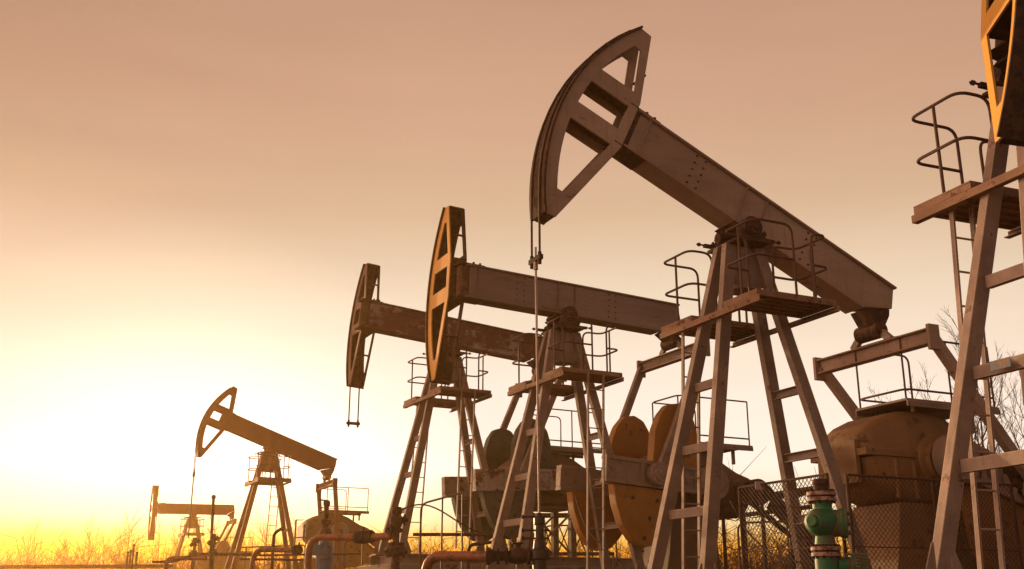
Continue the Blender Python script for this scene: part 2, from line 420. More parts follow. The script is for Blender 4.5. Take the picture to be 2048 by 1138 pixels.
        mb.lathe(K(0, 0, y1 + .05 * sy), uy * sy, [(0, .17), (.03, .17), (.045, .15), (.045, .085), (.004, .08)], 32)
        for r0 in (.55, .78):
            mb.cyl(K(r0, 0, y1 - .03 * sy), K(r0, 0, y1 + .005 * sy), .07, 16); mb.cyl(K(r0, 0, y1), K(r0, 0, y1 + .01 * sy), .035, 12)
        arm = mb.build('crank_arm', m['crank'], root, .004)
        mb = MB(); mb.cyl(K(0, 0, y1 + .05 * sy), K(0, 0, y1 + .06 * sy), .078, 20); mb.build('shaft_end', M_['black'], arm)
        up = [(.32, .23), (.32, .8), (.4, 1.06), (.55, 1.24), (.75, 1.3), (.95, 1.24), (1.1, 1.02), (1.2, .72), (1.22, .23)]
        dn = [(.72, -.23), (.76, -.55), (.95, -.95), (1.16, -1.16), (1.38, -1.2), (1.6, -1.1), (1.8, -.85), (1.93, -.5), (1.98, -.23)]
        for lp in ((up, dn) if one_weight is None else ([(r + one_weight, t) for r, t in dn],)):
            lp = [(r, t * flip) for r, t in lp]
            # round the outline
            pts = []
            for i in range(len(lp)):
                p, q = V(lp[i]), V(lp[(i + 1) % len(lp)])
                if i in (0, len(lp) - 1): pts.append(lp[i])
                else:
                    o = V(lp[i - 1])
                    for s_ in (.75, 1):
                        if s_ == 1: pts.append(tuple((p * .8 + (o + q) * .1)))
                        else: pts.append(tuple(o.lerp(p, .75) * .92 + p * .08))
            mb = MB(); ya, yb = .6 * sy, .8 * sy
            mb.plate([pts], lambda r, t: K(r, t, ya), lambda r, t: K(r, t, yb))
            cxr = sum(p[0] for p in lp) / len(lp); s1 = 1 if lp[2][1] > 0 else -1
            w_ = mb.build('counterweight', m['weight'], root, .02)
            mb = MB()
            for dr, dt in ((-.3, .42), (.3, .42), (0, 1.05), (-.12, .72)):
                mb.cyl(K(cxr + dr * .8, s1 * dt, yb - .004 * sy), K(cxr + dr * .8, s1 * dt, yb + .006 * sy), .036, 12)
            if cxr < .85 and one_weight is None:                 # casting arcs concentric with the shaft
                for rr in (.86, .98):
                    mb.tube([K(rr * cos(s1 * q), rr * sin(s1 * q), yb + .002 * sy) for q in [.42 + .06 * i for i in range(9)]], .011, 5)
            mb.build('bolt_hole', M_['black'], w_)
        pr = 1.2; pin = K(pr, 0, .95 * sy)
        top = L(tx, 1.0 * sy, ez)
        mb = MB(); mb.bar(top, pin, .1, .135, up=(1, 0, 0))
        pm = mb.build('pitman_arm', m['pit'], root, .006)
        mb = MB(); mb.cyl(K(pr, 0, y1), K(pr, 0, 1.02 * sy), .19, 26); mb.cyl(K(pr, 0, 1.02 * sy), K(pr, 0, 1.045 * sy), .125, 22); mb.cyl(K(pr, 0, 1.045 * sy), K(pr, 0, 1.07 * sy), .05, 12)
        for k in range(8):
            q = k * pi / 4; mb.cyl(K(pr + .16 * cos(q), .16 * sin(q), 1.02 * sy), K(pr + .16 * cos(q), .16 * sin(q), 1.038 * sy), .017, 6)
        mb.build('pin_bearing', m['pit'], pm, .003)
    # --- gearbox on its pedestal, with a small railed platform
    g = MB()
    prof = [(1.34, -1.52), (1.37, -1.44), (1.45, -1.36), (1.6, -1.25), (1.8, -1.16), (2.05, -1.1), (2.35, -1.08), (2.65, -1.11), (2.9, -1.2), (3.12, -1.33), (3.35, -1.45), (3.6, -1.53), (3.7, -1.58), (3.7, -1.62), (1.36, -1.62)]
    low = [(1.3, -1.64), (3.76, -1.64), (3.76, -1.72), (3.66, -1.72), (3.62, -1.95), (3.5, -2.12), (3.25, -2.22), (2.9, -2.24), (1.95, -2.24), (1.7, -2.18), (1.5, -2.05), (1.41, -1.9), (1.38, -1.72), (1.3, -1.72)]
    def bulge(pr, yh_, shrink):
        """casing with rounded shoulders: the outline drawn in towards its middle on the way out to each side"""
        mx = sum(p[0] for p in pr) / len(pr); mz = -1.63; rings = []
        for k, y in ((1 - shrink, -yh_), (1 - shrink * .35, -yh_ + .035), (1 - shrink * .08, -yh_ + .09), (1, -yh_ + .17), (1, yh_ - .17), (1 - shrink * .08, yh_ - .09), (1 - shrink * .35, yh_ - .035), (1 - shrink, yh_)):
            rings.append([L(mx + (x - mx) * (.5 + .5 * k), y, mz + (z - mz) * k) for x, z in pr])
        n_ = len(pr); vs = [p for r in rings for p in r]
        fs = [(a_ * n_ + i_, a_ * n_ + (i_ + 1) % n_, (a_ + 1) * n_ + (i_ + 1) % n_, (a_ + 1) * n_ + i_) for a_ in range(len(rings) - 1) for i_ in range(n_)]
        for tri in tessellate_polygon([[V((x, z, 0)) for x, z in pr]]): fs.append(tuple(tri)); fs.append(tuple((len(rings) - 1) * n_ + q for q in reversed(tri)))
        g.add(vs, fs)
    bulge(prof, .46, .3); bulge([(x, z) for x, z in low[3:-1]], .47, .22)
    g.plate([[(1.3, -1.7), (3.76, -1.7), (3.76, -1.615), (1.3, -1.615)]], lambda x, z: L(x, -.5, z), lambda x, z: L(x, .5, z))
    g.plate([[(1.28, -2.02), (1.34, -2.02), (1.34, -1.5), (1.28, -1.5)]], lambda x, z: L(x, -.34, z), lambda x, z: L(x, .34, z))
    for xx in (1.75, 2.05, 2.9):
        for sy in (-1, 1):
            g.plate([[(xx, -2.2), (xx + .04, -2.2), (xx + .04, -1.74), (xx, -1.74)]], lambda x, z: L(x, .461 * sy, z), lambda x, z: L(x, .5 * sy, z))
    for k in range(9):
        for sy in (-1, 1):
            g.cyl(L(1.45 + k * .27, .44 * sy, -1.63), L(1.45 + k * .27, .44 * sy, -1.59), .022, 6)
    for sy in (-1, 1):
        g.lathe(L(SX, .46 * sy, SZ), uy * sy, [(0, .34), (.06, .34), (.09, .27), (.14, .25), (.14, .17)], 28)
        g.lathe(L(3.42, .46 * sy, -1.83), uy * sy, [(0, .18), (.06, .18), (.09, .14), (.09, .05)], 20)
    gb = g.build('gearbox', m['gear'], root, .006, 45)
    mb = MB(); mb.cyl(L(SX, -.68, SZ), L(SX, .68, SZ), .09, 18); mb.cyl(L(3.42, -.9, -1.83), L(3.42, .9, -1.83), .045, 14); mb.build('shaft', M_['black'], gb)
    mb = MB()
    if not open_ped:
        mb.plate([[(ped[0] + .1, -2.242), (ped[1] - .1, -2.242), (ped[1], -3.0), (ped[1] + .05, -3.3), (ped[0] - .1, -3.3), (ped[0], -2.9)]], lambda x, z: L(x, -.4, z), lambda x, z: L(x, .4, z))
        mb.build('pedestal', m['gear'], root, .01)
    else:                                                        # open trestle: four columns and crossed braces
        mb.box(tuple(L(ped[0] - .05, .45, -2.3)), tuple(L(ped[1] + .05, -.45, -2.245)))
        for yy in (-.38, .38):
            for xx in (ped[0], ped[1]): mb.bar(L(xx, yy, -2.3), L(xx, yy, -3.3), .13, .13, up=(1, 0, 0))
            mb.bar(L(ped[0] + .07, yy, -2.4), L(ped[1] - .07, yy, -3.2), .035, .05, up=(0, 1, 0)); mb.bar(L(ped[1] - .07, yy + .04, -2.4), L(ped[0] + .07, yy + .04, -3.2), .035, .05, up=(0, 1, 0))
        mb.build('pedestal', m['gear'], root, .004)
    mb = MB(); mb.box(tuple(L(2.0, .55, -1.0)), tuple(L(3.6, -.35, -.97)))
    mb.box(tuple(L(2.0, .56, -1.07)), tuple(L(3.6, .54, -1.001))); mb.box(tuple(L(2.0, -.34, -1.07)), tuple(L(3.6, -.36, -1.001)))
    for xx in (2.3, 3.3):
        for yy in (-.3, .35):
            mb.bar(L(xx, yy, -1.001), L(xx, yy, -1.3 if xx > 3 else -1.1), .05, .05, up=(1, 0, 0))
    pf = mb.build('gearbox_platform', m['tower'], root, .003)
    mb = MB()
    for hh in (.8, .12):
        mb.tube([L(3.55, .52, hh - .97), L(2.03, .52, hh - .97), L(2.03, -.32, hh - .97), L(3.0, -.32, hh - .97)] + ([L(3.0, -.32, -.97)] if hh > .5 else []), .014, 6, .12)
    for xx, yy in ((2.04, .5), (2.04, -.3), (2.8, .52), (3.55, .52)): mb.tube([L(xx, yy, -.98), L(xx, yy, -.17)], .014, 6)
    mb.build('railing', m['rail'], pf)
    # --- V-belt drive and motor at the back, skid, foundation
    mb = MB(); yb = .78
    mb.cyl(L(3.42, yb - .1, -1.83), L(3.42, yb + .1, -1.83), .23, 28); mb.cyl(L(3.42, yb + .1, -1.83), L(3.42, yb + .13, -1.83), .1, 14)
    mb.build('pulley', m['arc'], root, .01)
    mb = MB(); mo = V((5.0, 0, -2.98))
    bdir = (V((mo.x, 0, mo.z)) - V((3.42, 0, -1.83))).normalized()
    for s_ in (-1, 1):
        o1 = V((bdir.z * -.22 * s_, 0, bdir.x * .22 * s_)); o2 = V((bdir.z * -.13 * s_, 0, bdir.x * .13 * s_))
        for k in (-.06, -.02, .02, .06):
            mb.bar(L(3.42 + o1.x, yb + k, -1.83 + o1.z), L(mo.x + o2.x, yb + k, mo.z + o2.z), .032, .03)
    mb.build('drive_belt', M_['black'], root)
    mb = MB(); mb.bar(L(3.42 + .25 * bdir.x, yb + .13, -1.83 + .25 * bdir.z), L(mo.x, yb + .13, mo.z), .3, .05, up=(0, 1, 0)); mb.build('belt_guard', m['arc'], root, .005)
    mb = MB(); mb.lathe(L(mo.x, -.3, mo.z), uy, [(0, .15), (.05, .2), (.75, .2), (.82, .14), (.9, .06), (1.0, .06), (1.0, .13), (1.2, .13)], 22)
    for k in range(12):
        q = k * pi / 6; mb.bar(L(mo.x + .21 * cos(q), -.2, mo.z + .21 * sin(q)), L(mo.x + .21 * cos(q), .4, mo.z + .21 * sin(q)), .012, .03, up=(cos(q), 0, sin(q)))
    mb.box(tuple(L(mo.x - .2, .4, -3.3)), tuple(L(mo.x + .2, -.25, -3.15)))
    mb.build('motor', m['gear'], root, .004)
    mb = MB()
    for sy in (-.62, .62): mb.ibeam(L(-1.35, sy, -3.402), L(5.6, sy, -3.402), .14, .2, .016)
    for xx in (-1.16, -.2, 1.16, 1.7, 3.4, 4.7, 5.4): mb.ibeam(L(xx, -.54, -3.405), L(xx, .54, -3.405), .12, .17, .014)
    mb.build('skid_frame', m['tower'], root)
    mb = MB(); zt = -3.503; zg = -(Zd + CAMZ) - .15
    mb.box(tuple(L(-1.5, .9, zg)), tuple(L(1.5, -.9, zt))); mb.box(tuple(L(1.7, .95, zg)), tuple(L(5.8, -.95, zt)))
    mb.build('foundation', M_['concrete'], root, .02)
    return dict(root=root, B=B, H=H, m=m, M=Matrix.Translation((X, Y, Zd + CAMZ - ZB)) @ Matrix.Rotation(radians(90 - th), 4, 'Z'), L=L, zp=zp)

def bridle(pj, span, zbar, tilt):
    """two wire ropes over the head's rope face down to the carrier bar; returns the foot of the ropes in world space"""
    ends = []
    a_end = max(HEAD_A1, -radians(tilt)) if tilt > 8 else HEAD_A1
    rr = R_ARC + .045
    for k in (-1, 1):
        pts = []
        for i in range(13):
            a = radians(33) + (a_end - radians(33)) * i / 12
            pts.append(pj['H'](-rr * cos(a), k * span, rr * sin(a)))
        pts.append(V((pts[-1].x, pts[-1].y, zbar + ZB)))
        mb = MB(); mb.tube(pts, .014, 6); mb.build('wire_rope', M_['rope'], pj['root'])
        ends.append(pts[-1])
    mb = MB(); d = (ends[1] - ends[0]).normalized() * .045
    mb.bar(ends[0] - d, ends[1] + d, .05, .06)
    for e in ends: mb.cyl(e + V((0, 0, -.08)), e + V((0, 0, .07)), .022, 10)
    mb.build('carrier_bar', M_['darkrust'], pj['root'], .006)
    return pj['M'] @ ((ends[0] + ends[1]) / 2)

# ------------------------------------------------------------------ the six pumps
P = {}
P['near'] = pumpjack('nearest pumpjack with broad grey tower legs, cut off by the right edge of the photo', 4.553, 8.318, 3.45, 68.41, 11.0, swing=-66, du=1.7, bdu=1.7, hk=.9,
    c=dict(cheek='yellow', arc='darkrust', tower='steel2', weight='mustard'), crank_a=176, ladders=('far',))
P['main'] = pumpjack('tallest pumpjack in the middle, head raised high and beam sloping steeply down to the right', 2.861, 12.594, 3.40, 64.86, 24.5,
    c=dict(cheek='tan', arc='rust', beam='tan', weight='brownweight', tower='steel', pit='tan', gear='ochregear'), crank_a=-17, one_weight=-.42, ladders=('far',), zp=1.06, du=.03, hk=.97, lift=.04, ped=(1.75, 3.2))
P['yellow'] = pumpjack('pumpjack with bright yellow horsehead swung aside, level grey beam and mustard counterweights', .882, 17.98, 3.672, 63.68, 2.4, swing=91, du=.2, lift=.15,
    c=dict(cheek='yellow', arc='rust', weight='mustard'), crank_a=176, ladders=('near',), zp=1.13)
P['rusty'] = pumpjack('pumpjack with brown horsehead and flaking white rust patched beam, behind the yellow headed one', -1.41, 22.237, 4.203, 62.68, 4.5, swing=91, du=.42, hk=.86, lift=.11, open_ped=True,
    c=dict(cheek='gearbox', arc='rust', beam='beam_rust', weight='dgreen', crank='crank_lt', tower='steel'), crank_a=183, ladders=('near', 'back'))
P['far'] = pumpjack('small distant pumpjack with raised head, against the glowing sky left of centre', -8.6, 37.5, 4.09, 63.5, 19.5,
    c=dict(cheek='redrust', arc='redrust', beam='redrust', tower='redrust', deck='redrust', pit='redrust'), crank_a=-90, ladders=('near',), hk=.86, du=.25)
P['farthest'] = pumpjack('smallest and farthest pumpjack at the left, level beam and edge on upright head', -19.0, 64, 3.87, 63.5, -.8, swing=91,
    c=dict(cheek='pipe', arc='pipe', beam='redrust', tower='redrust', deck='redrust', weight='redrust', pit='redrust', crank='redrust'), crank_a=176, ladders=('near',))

# ------------------------------------------------------------------ camera, sky, sun
cam = bpy.data.cameras.new('camera'); co = bpy.data.objects.new('camera', cam); COL.objects.link(co)
cam.sensor_width = 36; cam.lens = 36 * FPX / 2048; cam.clip_start = .1; cam.clip_end = 5000
co.location = (0, 0, CAMZ); co.rotation_euler = (pi / 2 + PITCH, 0, 0)
SC.camera = co

SUN_AZ, SUN_EL = radians(-30.0), radians(5.5)        # azimuth measured from straight ahead, left is negative
sd = V((sin(SUN_AZ) * cos(SUN_EL), cos(SUN_AZ) * cos(SUN_EL), sin(SUN_EL)))
sl = bpy.data.lights.new('sun', 'SUN'); sl.energy = 4.8; sl.angle = radians(.6); sl.color = (1, .62, .3)
so = bpy.data.objects.new('sun', sl); COL.objects.link(so); so.rotation_euler = sd.to_track_quat('Z', 'Y').to_euler(); so.location = sd * 60

w = bpy.data.worlds.new('World'); SC.world = w; w.use_nodes = True; nt = w.node_tree; N = nt.nodes; LK = nt.links
for n in list(N): N.remove(n)
out = N.new('ShaderNodeOutputWorld')
sky = N.new('ShaderNodeTexSky'); sky.sky_type = 'NISHITA'; sky.sun_disc = False; sky.sun_elevation = SUN_EL; sky.sun_rotation = SUN_AZ
sky.dust_density = .05; sky.air_density = .25; sky.ozone_density = .2
bg1 = N.new('ShaderNodeBackground'); bg1.inputs[1].default_value = .05

tc = N.new('ShaderNodeTexCoord')
dot = N.new('ShaderNodeVectorMath'); dot.operation = 'DOT_PRODUCT'; dot.inputs[1].default_value = V((sin(radians(-17)) * cos(radians(2.5)), cos(radians(-17)) * cos(radians(2.5)), sin(radians(2.5))))
LK.new(tc.outputs['Generated'], dot.inputs[0])
ac = N.new('ShaderNodeMath'); ac.operation = 'ARCCOSINE'; LK.new(dot.outputs['Value'], ac.inputs[0])
sc = N.new('ShaderNodeMath'); sc.operation = 'DIVIDE'; sc.inputs[1].default_value = pi; LK.new(ac.outputs[0], sc.inputs[0])
def cramp(src, stops):
    r = N.new('ShaderNodeValToRGB'); e = r.color_ramp.elements; r.color_ramp.interpolation = 'B_SPLINE' if False else 'LINEAR'
    e[0].position, e[0].color = stops[0][0], (*stops[0][1], 1); e[1].position, e[1].color = stops[-1][0], (*stops[-1][1], 1)
    for p, c in stops[1:-1]: x = e.new(p); x.color = (*c, 1)
    LK.new(src, r.inputs[0]); return r.outputs[0]
def lin(c): return tuple((v / 255 / 12.92) if v < 11 else ((v / 255 + .055) / 1.055) ** 2.4 for v in c)
sep = N.new('ShaderNodeSeparateXYZ'); LK.new(tc.outputs['Generated'], sep.inputs[0])
def lk(c, k): return tuple(v * k for v in lin(c))
vert = cramp(sep.outputs['Z'], [(0, lin((226, 84, 4))), (.03, lin((250, 126, 10))), (.043, lin((254, 160, 24))), (.055, lin((254, 192, 92))), (.072, lin((254, 222, 166))), (.12, lk((254, 237, 214), 1.1)), (.19, lk((253, 233, 210), 1.04)),
    (.272, lk((246, 224, 192), .96)), (.348, lk((227, 192, 156), .92)), (.44, lk((216, 172, 141), .92)), (.52, lk((206, 161, 132), .925)), (.7, lin((170, 126, 102))), (1, lin((130, 96, 78)))])
skt = N.new('ShaderNodeMix'); skt.data_type = 'RGBA'; skt.blend_type = 'MULTIPLY'; skt.inputs['Factor'].default_value = 1
LK.new(sky.outputs[0], skt.inputs[6]); LK.new(vert, skt.inputs[7]); LK.new(skt.outputs[2], bg1.inputs[0])
side = cramp(sc.outputs[0], [(0, (1.15, 1.15, 1.15)), (5/180, (1.05, 1.05, 1.03)), (9/180, (.9, .9, .87)), (13/180, (.7, .69, .68)), (17/180, (.6, .59, .59)), (24/180, (.615, .605, .6)), (1, (.6, .59, .6))])
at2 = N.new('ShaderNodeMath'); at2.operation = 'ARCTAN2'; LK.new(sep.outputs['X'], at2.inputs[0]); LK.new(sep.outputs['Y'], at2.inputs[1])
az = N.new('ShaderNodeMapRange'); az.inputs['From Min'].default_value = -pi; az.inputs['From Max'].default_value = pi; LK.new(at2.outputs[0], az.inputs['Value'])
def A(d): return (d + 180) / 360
wide = cramp(az.outputs[0], [(0, (.42, .38, .37)), (A(-150), (.7, .63, .6)), (A(-110), (2.6, 2.2, 1.9)), (A(-60), (2.4, 2.0, 1.75)), (A(-32), (.8, .77, .76)), (A(-18), (.92, .91, .91)), (A(-6), (1, 1, 1)), (A(10), (1, 1, 1)), (A(20), (1, .98, .97)), (A(32), (.94, .9, .88)), (A(70), (.45, .4, .39)), (1, (.42, .38, .37))])  # sky out of view boosted at left, dimmed right and behind, to side-light the metal
mul = N.new('ShaderNodeMix'); mul.data_type = 'RGBA'; mul.blend_type = 'MULTIPLY'; mul.inputs['Factor'].default_value = 1
LK.new(vert, mul.inputs[6]); LK.new(side, mul.inputs[7])
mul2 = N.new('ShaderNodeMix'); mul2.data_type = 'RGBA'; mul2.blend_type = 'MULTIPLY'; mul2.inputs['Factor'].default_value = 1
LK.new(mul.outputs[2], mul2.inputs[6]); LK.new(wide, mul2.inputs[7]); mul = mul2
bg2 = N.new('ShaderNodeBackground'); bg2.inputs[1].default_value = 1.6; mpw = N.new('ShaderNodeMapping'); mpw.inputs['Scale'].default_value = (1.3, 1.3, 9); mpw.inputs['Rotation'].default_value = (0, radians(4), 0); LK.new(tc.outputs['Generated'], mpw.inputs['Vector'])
nw = N.new('ShaderNodeTexNoise'); nw.inputs['Scale'].default_value = 2.2; nw.inputs['Detail'].default_value = 5; LK.new(mpw.outputs[0], nw.inputs['Vector'])
mw = N.new('ShaderNodeMapRange'); mw.inputs['From Min'].default_value = .3; mw.inputs['From Max'].default_value = .7; mw.inputs['To Min'].default_value = .965; mw.inputs['To Max'].default_value = 1.035; LK.new(nw.outputs[0], mw.inputs['Value'])
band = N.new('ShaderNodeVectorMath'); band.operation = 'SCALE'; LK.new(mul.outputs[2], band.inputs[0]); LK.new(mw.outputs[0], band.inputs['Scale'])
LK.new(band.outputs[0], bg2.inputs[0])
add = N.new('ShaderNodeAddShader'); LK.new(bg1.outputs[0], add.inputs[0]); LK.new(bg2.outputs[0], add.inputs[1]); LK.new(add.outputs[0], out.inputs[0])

SC.view_settings.view_transform = 'Standard'; SC.view_settings.look = 'None'; SC.view_settings.exposure = 0; SC.view_settings.gamma = 1
SC.cycles.max_bounces = 6; SC.cycles.volume_bounces = 0; SC.cycles.use_denoising = True

# ground sheet
mb = MB(); n = 64
mb.add([(0, 0, 0)] + [(330 * cos(2*pi*k/n), 330 * sin(2*pi*k/n), 0) for k in range(n)], [(0, 1 + k, 1 + (k + 1) % n) for k in range(n)])
tag(mb.build('ground', M_['ground']), None, None, kind='structure')
#EXTRAS#
# ------------------------------------------------------------------ ropes, rods, wellheads
def polished_rod(top, bot, r, label, mt='rod'):
    mb = MB(); t = V(top); b = V(bot)
    mb.cyl(b, t, r, 10); mb.cyl(t + V((0, 0, -.02)), t + V((0, 0, .07)), r * 2.0, 10); mb.cyl(t + V((0, 0, .07)), t + V((0, 0, .25)), r, 10)
    return tag(mb.build('polished_rod', M_[mt]), label, 'rod')

pm = bridle(P['main'], .1, .32, 24.5)
pf = bridle(P['far'], .1, .1, 19.5)
bridle(P['rusty'], .1, -.62, 0)

def flange(mb, p, r, t, n=10, gap=.012, z=V((0, 0, 1))):
    for k in (0, 1):
        a = V(p) + z * (k * (t + gap)); mb.cyl(a, a + z * t, r, 26)
def bolts(mb, p, r, t, n=10):
    for k in range(n):
        a = 2 * pi * k / n; q = V(p) + V((cos(a), sin(a), 0)) * r * .84
        mb.cyl(q + V((0, 0, -.015)), q + V((0, 0, t + .015)), .009, 6)

# green wellhead under the nearest pump
S = 7.3 / 2150
g0 = W(1655, 1138, 7.3)
wh = thing('wellhead', (g0.x, g0.y, 0), radians(25), 'green painted wellhead with faded pink flanges in front of the chain link fence', 'wellhead', 'wellheads along the row of pumps')
zz = lambda py: W(1655, py, 7.3).z
mb = MB(); mb.lathe((0, 0, -.2), (0, 0, 1), [(0, .078), (zz(1113) + .2, .078), (zz(1112) + .2, .07)], 24); mb.lathe((0, 0, zz(1090)), (0, 0, 1), [(0, .07), (zz(1072) - zz(1090), .062), (zz(1066) - zz(1090), .085), (zz(1055) - zz(1090), .118), (zz(1043) - zz(1090), .128), (zz(1032) - zz(1090), .118), (zz(1024) - zz(1090), .085), (zz(1018) - zz(1090), .064), (zz(1003) - zz(1090), .066)], 30)
mb.lathe((0, 0, zz(1045)), (-.9, -.42, .0), [(0, .1), (.1, .085), (.13, .06), (.15, .058), (.16, .04), (.2, .035)], 20)
mb.lathe((0, 0, zz(1047)), (.75, -.66, 0), [(0, .095), (.1, .09), (.115, .1), (.15, .1), (.155, .08)], 22)
for k in range(6):
    a = k * pi / 3; c_ = V((.75, -.66, 0)).normalized(); s1 = c_.cross(V((0, 0, 1)))
    q = c_ * .15 + V((0, 0, zz(1047))) + (s1 * cos(a) + V((0, 0, 1)) * sin(a)) * .075; mb.cyl(q, q + c_ * .025, .014, 6)
mb.build('body', M_['green'], wh, .004)
mb = MB(); c_ = V((.75, -.66, 0)).normalized(); q = c_ * .152 + V((0, 0, zz(1045))); mb.cyl(q, q + c_ * .012, .026, 12); mb.build('port_plug', M_['black'], wh)
for py0, lab in ((1113, 'lower'), (1003, 'upper')):
    mb = MB(); flange(mb, (0, 0, zz(py0)), .098, .026); mb.build('flange', M_['pink'], wh, .003)
    mb = MB(); mb.cyl((0, 0, zz(py0) + .024), (0, 0, zz(py0) + .042), .088, 20); bolts(mb, (0, 0, zz(py0)), .098, .064); mb.build('gasket_bolt_ring', M_['darkrust'], wh)
mb = MB(); mb.lathe((0, 0, zz(984)), (0, 0, 1), [(0, .075), (.012, .075), (.012, .05), (.05, .05), (.05, .056), (.085, .052), (.09, .03)], 18); mb.build('cap', M_['rust'], wh, .003)
mb = MB()
for k in range(5): mb.cyl((.1, -.06, zz(1136) + k * .022), (.24, -.13, zz(1136) + k * .022), .009, 6)
mb.lathe((.06, -.035, zz(1130)), (.86, -.5, 0), [(0, .05), (.08, .05), (.08, .07), (.11, .07)], 16)
mb.build('side_valve', M_['green'], wh)

# black wellhead under the raised head, with the shiny rod
b0 = V((pm.x + .02, pm.y, 0))
zz = lambda py: W(1078, py, b0.y).z
polished_rod((pm.x, pm.y, pm.z - .1), (b0.x, b0.y, zz(1040)), .0135, 'thin shiny polished rod hanging from the raised horsehead down to the black wellhead')
wh = thing('wellhead', b0, 0, 'black oily wellhead at the foot of the long polished rod', 'wellhead', 'wellheads along the row of pumps')
mb = MB(); mb.lathe((0, 0, 0), (0, 0, 1), [(0, .075), (zz(1120), .075), (zz(1118), .11), (zz(1100), .11), (zz(1098), .07), (zz(1082), .06), (zz(1080), .05), (zz(1050), .048), (zz(1048), .06), (zz(1034), .058), (zz(1030), .04), (zz(1026), .035)], 22)
mb.build('stuffing_box', M_['black'], wh, .003)
mb = MB()
for py in (1034, 1061, 1077):
    mb.tube([(-.18, -.02, zz(py)), (.1, -.02, zz(py))], .011, 6); mb.cyl((-.19, -.02, zz(py)), (-.16, -.02, zz(py)), .022, 6)
mb.build('clamp_bolt', M_['black'], wh)
mb = MB(); zc = zz(1112)
mb.lathe((-.06, 0, zc), (-1, .02, 0), [(0, .05), (.04, .05), (.04, .09), (.07, .09), (.07, .06), (.1, .075), (.17, .09), (.24, .075), (.27, .05), (.27, .09), (.3, .09), (.3, .05), (.36, .05), (.36, .085), (.39, .085), (.39, .05), (.44, .07), (.46, .09), (.5, .09)], 20)
mb.cyl((-.23, 0, zc + .05), (-.23, 0, zc + .13), .035, 12)
for k in range(8): a = k * pi / 4; mb.tube([(-.23 + .06 * cos(a), .06 * sin(a), zc + .13), (-.23 + .06 * cos(a + pi/4), .06 * sin(a + pi/4), zc + .13)], .008, 5)
mb.build('gate_valve', M_['darkrust'], wh)

# rusty valve stack under the yellow head
def valve_stack(px, py_top, D, label, mt, mt2, k=1.0, base_px=1138):
    p = W(px, base_px, D); u = D / 2190 * k
    zz = lambda py: W(px, 1112 - (1112 - py) * k, D).z
    wh = thing('wellhead', (p.x, p.y, 0), radians(20), label, 'wellhead', 'wellheads along the row of pumps')
    mb = MB(); mb.lathe((0, 0, 0), (0, 0, 1), [(0, 9*u), (zz(1112), 9*u), (zz(1110), 20*u), (zz(1098), 22*u), (zz(1092), 16*u), (zz(1086), 17*u), (zz(1084), 7*u), (zz(1066), 7*u), (zz(1064), 13*u), (zz(1058), 13*u), (zz(1056), 9*u), (zz(1046), 13*u), (zz(1036), 14*u), (zz(1030), 9*u), (zz(1024), 11*u), (zz(py_top), 9*u)], 18)
    mb.build('body', M_[mt], wh, .003)
    for py, sx in ((1040, 1), (1060, -1), (1104, 1), (1104, -1)):
        mb = MB(); mb.lathe((0, 0, zz(py)), (sx, -.3, 0), [(0, 7*u), (14*u, 7*u), (14*u, 11*u), (18*u, 11*u), (18*u, 4*u), (24*u, 4*u)], 14)
        mb.build('side_valve', M_[mt2], wh)
    return wh
valve_stack(790, 1014, 16.7, 'rust brown wellhead valve stack at the left foot of the tower behind the yellow horsehead', 'rust', 'darkrust')
valve_stack(385, 1030, 36.0, 'distant small wellhead under the far pumpjack with raised head', 'rust', 'rust', .42)
valve_stack(422, 1024, 26.5, 'green tinted wellhead beneath the tall upright pipe at the left', 'dgreen', 'rust', .5)
polished_rod((pf.x, pf.y, pf.z - .08), (pf.x, pf.y, W(388, 1076, pf.y).z), .022, 'thin dark rod hanging from the distant raised horsehead', 'rope')

# blue wellhead with a brown valve on top
D = 20.9; p = W(647, 1138, D); u = D / 2190; zz = lambda py: W(647, py, D).z
wh = thing('wellhead', (p.x, p.y, 0), radians(15), 'faded blue wellhead column with brown valve and short pipe on top', 'wellhead', 'wellheads along the row of pumps')
mb = MB(); mb.lathe((0, 0, 0), (0, 0, 1), [(0, 13*u), (zz(1118), 13*u), (zz(1117), 18*u), (zz(1112), 18*u), (zz(1111), 13*u), (zz(1090), 13*u), (zz(1085), 11*u), (zz(1082), 11*u)], 18)
mb.lathe((0, 0, zz(1098)), (-1, .2, 0), [(0, 9*u), (24*u, 9*u), (24*u, 13*u), (30*u, 13*u)], 14)
mb.build('column', M_['blue'], wh)
mb = MB(); mb.lathe((0, 0, zz(1080)), (0, 0, 1), [(0, 12*u), (zz(1068) - zz(1080), 14*u), (zz(1060) - zz(1080), 11*u), (zz(1056) - zz(1080), 6*u), (zz(1050) - zz(1080), 6*u), (zz(1048) - zz(1080), 10*u), (zz(1040) - zz(1080), 10*u), (zz(1038) - zz(1080), 5*u), (zz(1012) - zz(1080), 5*u), (zz(1011) - zz(1080), 7*u), (zz(1003) - zz(1080), 7*u), (zz(1000) - zz(1080), 3*u)], 16)
mb.tube([(0, 0, zz(1001)), (-16*u, 0, zz(1000))], 1.6*u, 5)
mb.build('valve', M_['rust'], wh)
mb = MB()
for sx in (-1, 1):
    mb.tube([(sx*14*u, -.1, zz(1138)), (sx*14*u, -.1, zz(1095)), (sx*4*u, -.12, zz(1086))], 1.8*u, 6, .05)
mb.lathe((-20*u, -.05, zz(1100)), (0, -1, 0), [(0, 4*u), (.06, 12*u), (.09, 12*u), (.09, 3*u)], 14)
mb.build('side_valve', M_['blue'], wh)

